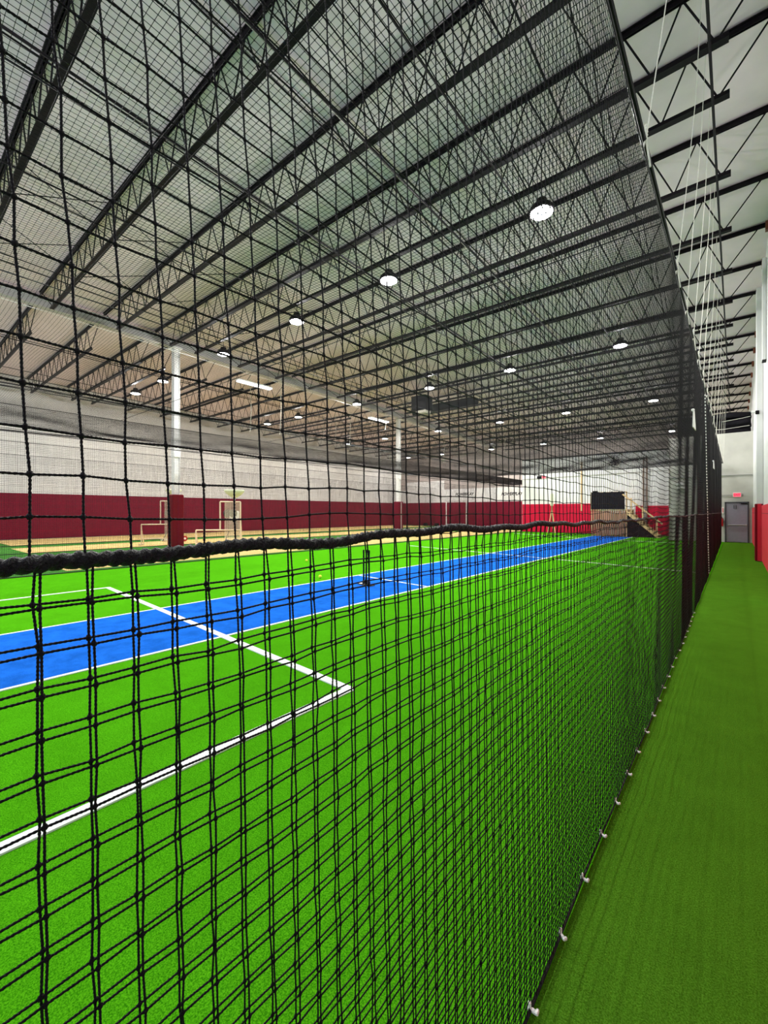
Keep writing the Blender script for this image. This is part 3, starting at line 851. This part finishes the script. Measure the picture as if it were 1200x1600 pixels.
# white floor clips
cy = [1.36, 1.67, 1.99, 2.32, 2.63, 2.96, 3.28, 3.61, 3.94]
cy = [.70, 1.03] + cy + [3.94 + .34 * k for k in range(1, 14)]
cm = None
for y in cy:
    x = float(net_x(y) + wob(np.array(y), np.array(.02))[0])
    if cm is None:
        k = MB().box((0, 0, .012), (.030, .012, .010), bev=.002); k.box((-.008, 0, .024), (.010, .012, .022), bev=.003); k.box((.016, .0, .016), (.010, .018, .012), bev=.003)
        cm = k.build('floor_clip', M['plastic'], net, label='white plastic clip')
        c = cm
    else:
        c = cm.copy(); COL.objects.link(c)
    c.location = (x + .004, y, .004); c.rotation_euler = (0, 0, random.uniform(-.6, .4))
# second panel laced on with a pale seam, further down
net2 = thing('end_net', 'second dark net panel laced on farther down the corridor', 'net', (0, 0, 0))
def nx2(y): return net_x(y) - .05 - .03 * np.sin(y * 2.2)
def nx3(y): return net_x(y) - .11 + .04 * np.sin(y * 3.1 + 1)
hang('mesh', net2, 12.4, 29.3, .03, 4.2, (0, 0, 0), 2.0, RR, near_to=0, nx=nx2)
hang('mesh_fold', net2, 16.5, 29.3, .03, 4.2, (0, 0, 0), 3.0, RR, near_to=0, nx=nx3)
A = np.array((-.535, 11.45, 4.15)); B = np.array((-.545, 13.40, .05))
sm = MB()
for k in range(62):
    a = A + (B - A) * (k / 62); b = A + (B - A) * ((k + .5) / 62)
    a[0] += .02; b[0] += .02
    sm.tube([a, b], .009, 5)
sm.build('lacing', M['plastic'], net2, label='white dashed lacing seam')
# far net post and pale flags on the net
for y, z0, z1, wd, lab in ((7.87, 2.87, 3.14, .12, 'white cloth rag hanging high on the dark net, the larger one'), (15.9, 2.9, 3.12, .13, 'small white rag on the dark net above the corridor')):
    t = thing('cloth_rag', lab, 'rag', (float(net_x(y)) + .02, y, z0))
    h_ = z1 - z0
    # a folded rag hanging from a point
    P = [(0, -.02, h_), (0.01, .03, h_ * .98), (.012, .22 * wd / .12, 0.0), (.02, .08, -.012), (0, -.12 * wd / .12, .01)]
    k = MB(); k.add(P + [(p[0] + .010, p[1], p[2]) for p in P], [(0, 1, 2, 3, 4), (9, 8, 7, 6, 5)] + [(i, (i + 1) % 5, 5 + (i + 1) % 5, 5 + i) for i in range(5)])
    k.build('cloth', M['plastic'], t)
    MB().sphere((0, 0, h_ + .01), .022, 8, 6).build('knot', M['plastic'], t)

# cable that carries the net, and the white ties up to the joists
t = tag(MB().tube([(-.53, Y0 + .2, 4.42), (-.53, 12, 4.38), (-.60, 29.3, 4.42)], .016, 6).build('net_cable', M['steel']), 'black steel cable carrying the top edge of the near net', 'cable')
TY = [3.75, 5.95, 7.2, 8.4, 9.6, 11.0, 12.6, 14.4, 16.4, 18.6, 21.0, 23.6, 26.2, 28.6]
for k, y in enumerate(TY):
    t = thing('tie_rope', 'white rope tying the net cable up to the roof, %s along the corridor' % ORD[k], 'rope', (-.52, y - .05, 4.40), 0, 'white tie ropes')
    far = .12 * math.sin(k * 2.1)
    pts = [(0, 0, 0), (.04, .62 + far, 1.4), (.09, 1.25 + far, 2.9), (.14, 1.8 + far, zt(y) - 4.44)]
    MB().tube(pts, .0045, 5).build('line', M['cord'], t)
    kn = MB()
    for q in range(5):
        kn.sphere((.0, .008 * q, .03 * q + .01), .014, 7, 5)
    kn = kn.build('knot', M['cord'], t)
    MB().tube([(0, 0, .02), (-.03, -.05, -.16)], .007, 5).build('tail', M['cord'], kn)
    MB().tube([(0, 0, .02), (.03, -.01, -.22)], .007, 5).build('tail', M['cord'], kn)

# roof net over the cage (horizontal), and over the next lanes
def flat_net(name, parent, x0, x1, y0, y1, z, r, sag=.03, pitch=PITCH, matn='net'):
    N = Net()
    def Z(X, Y): return z + sag * (np.sin(X * 1.1 + .4) * np.sin(Y * .8) + .5 * np.sin(X * 2.3 + Y * 1.9)) * np.clip((x1 - X) / 2, 0, 1) * np.clip((X - x0) / 1, 0, 1)
    xs = np.arange(x0, x1 + .001, pitch); ys = np.arange(y0, y1 + .001, pitch)
    yc = np.linspace(y0, y1, int((y1 - y0) / .5)); xc = np.linspace(x0, x1, int((x1 - x0) / .4))
    X, Y = np.meshgrid(xs, yc, indexing='ij'); N.lines(np.stack([X, Y, Z(X, Y)], -1), r, (0, 0, 1), 4)
    Y, X = np.meshgrid(ys, xc, indexing='ij'); N.lines(np.stack([X, Y, Z(X, Y)], -1), r, (0, 0, 1), 4)
    m1 = (xs > -9.5); m2 = (ys > 0) & (ys < 6.5)
    if m1.any() and x1 > -2:
        X, Y = np.meshgrid(xs[m1], ys[m2], indexing='ij')
        X = X.ravel(); Y = Y.ravel()
        keep = (Y > -.9 * X - .0) | (Y > .1)
        N.knots(np.stack([X, Y, Z(X, Y)], -1)[keep], r * 2.0)
    return N.build(name, M[matn], parent)
rn = thing('roof_net', 'black square-mesh net stretched flat over the whole cricket cage', 'net')
flat_net('mesh', rn, -13.6, -.53, -1.5, 29.3, 4.24, .0018)
for x, z in [(-11.5 + .04 * q, 4.25 - .018 * q) for q in range(6)] + [(-6.2, 4.25), (-3.3, 4.25)]:
    MB().tube([(x + .03 * math.sin(yq * .9 + z * 40), yq, z + .02 * math.sin(yq * .6 + z * 70)) for yq in np.linspace(-1.5, 29.3, 40)], .007, 5).build('support_cord', M['rope'], rn)
for y in (4.6, 9.5, 14.2, 19.0, 24.0, 29.3):
    MB().tube([(-13.6, y, 4.25), (-.53, y, 4.25)], .007, 5).build('support_cord', M['rope'], rn)
rn2 = thing('lane_roof_net', 'dark roof net over the tan lanes beyond the divider net', 'net')
flat_net('mesh', rn2, -16.9, -13.6, -1.5, 40.5, 4.24, .0024, .04)
for k in range(6):
    MB().tube([(-16.9 + .05 * k + .05 * math.sin(i), i, 4.24 - .045 * k + .03 * math.sin(i * .7 + k)) for i in np.linspace(-1.5, 40.5, 60)], .010, 5).build('gathered_edge', M['rope'], rn2)

# vertical divider nets
def side_net(x, lab, y0, y1, zt_, r):
    t = thing('divider_net', lab, 'net')
    N = Net()
    ys = np.arange(y0, y1, PITCH); zs = np.linspace(.02, zt_, int(zt_ / PITCH))
    def X(Y, Z): return x + .03 * np.sin(Y * 1.7) * np.sin(Z * .7 + .3) + .02 * np.sin(Y * 4.1 + Z)
    Y, Z = np.meshgrid(ys, np.linspace(.02, zt_, 12), indexing='ij'); N.lines(np.stack([X(Y, Z), Y, Z], -1), r, (1, 0, 0), 4)
    Z, Y = np.meshgrid(zs, np.linspace(y0, y1, int((y1 - y0) / .4)), indexing='ij'); N.lines(np.stack([X(Y, Z), Y, Z], -1), r, (1, 0, 0), 4)
    N.build('mesh', M['net'], t)
    MB().tube([(x, y0, .02), (x, y1, .02)], .014, 6).build('bottom_rope', M['rope'], t)
    MB().tube([(x, y0, zt_), (x, y1, zt_)], .010, 6).build('top_rope', M['rope'], t)
side_net(-13.6, 'black divider net along the left side of the cage', -1.5, 34.0, 4.24, .0021)
side_net(-18.62, 'black divider net just in front of the white columns', -1.5, 40.5, 4.3, .0019)
side_net(-21.1, 'black divider net behind the columns between two tan lanes', -1.5, 40.5, 4.3, .0019)
side_net(-26.0, 'black divider net farthest left before the maroon wall', -1.5, 40.5, 4.3, .0019)

# white cords dangling from the left bay
CD = [(-21.6, 14, 6.3, 8.5), (-19.2, 14.3, 5.9, 8.4), (-24.2, 22, 7.2, 8.5), (-23.1, 22.2, 6.8, 8.4), (-21.4, 22, 6.4, 8.3), (-18.9, 23, 7.4, 8.5), (-25.8, 32, 6.5, 8.2), (-23.1, 32.5, 6.8, 8.1), (-19.7, 32, 6.0, 8.0), (-17.0, 31, 7.0, 8.1), (-15.2, 34.5, 6.9, 8.0)]
CL = ['nearest the tube light', 'just right of the nearer column top', 'in the middle of the left bay, left one', 'in the middle of the left bay, centre one', 'in the middle of the left bay, right one', 'left of the farther column top',
      'far back in the left bay, leftmost', 'far back in the left bay, second', 'just right of the farther column', 'farther right of the farther column', 'closest to the partition wall']
for (x, y, z0, z1), l in zip(CD, CL):
    t = thing('dangling_cord', 'thin white cord dangling from the roof ' + l, 'cord', (x, y, z0), 0, 'dangling white cords')
    z1 = zt(y) + .05
    MB().tube([(0, 0, 0), (.03, .05, (z1 - z0) * .4), (0, 0, z1 - z0)], .014, 5).build('line', M['cord'], t)
    MB().sphere((0, 0, -.02), .035, 8, 6).build('toggle', M['cord'], t)
# bracket lamp and door chain on the right wall
t = thing('wall_bracket', 'small pale bracket with a dark clamp high on the right wall', 'bracket', (.52, 18.63, 4.9))
MB().tube([(-.14, 0, .05), (0, 0, 0)], .03, 7).build('arm', M['plastic'], t)
MB().box((.02, 0, 0), (.10, .08, .12), bev=.01).build('clamp', M['steel'], t)
t = thing('wall_chase', 'white boxed pipe chase ending high on the right wall', 'pipe chase', (.64, 16.9, 6.1))
MB().box((0, 0, 1.5), (.09, .30, 3.0), bev=.01).build('cover', M['wall_white'], t)
MB().box((0, 0, -.01), (.095, .31, .015)).build('end_cap', M['steel'], t)
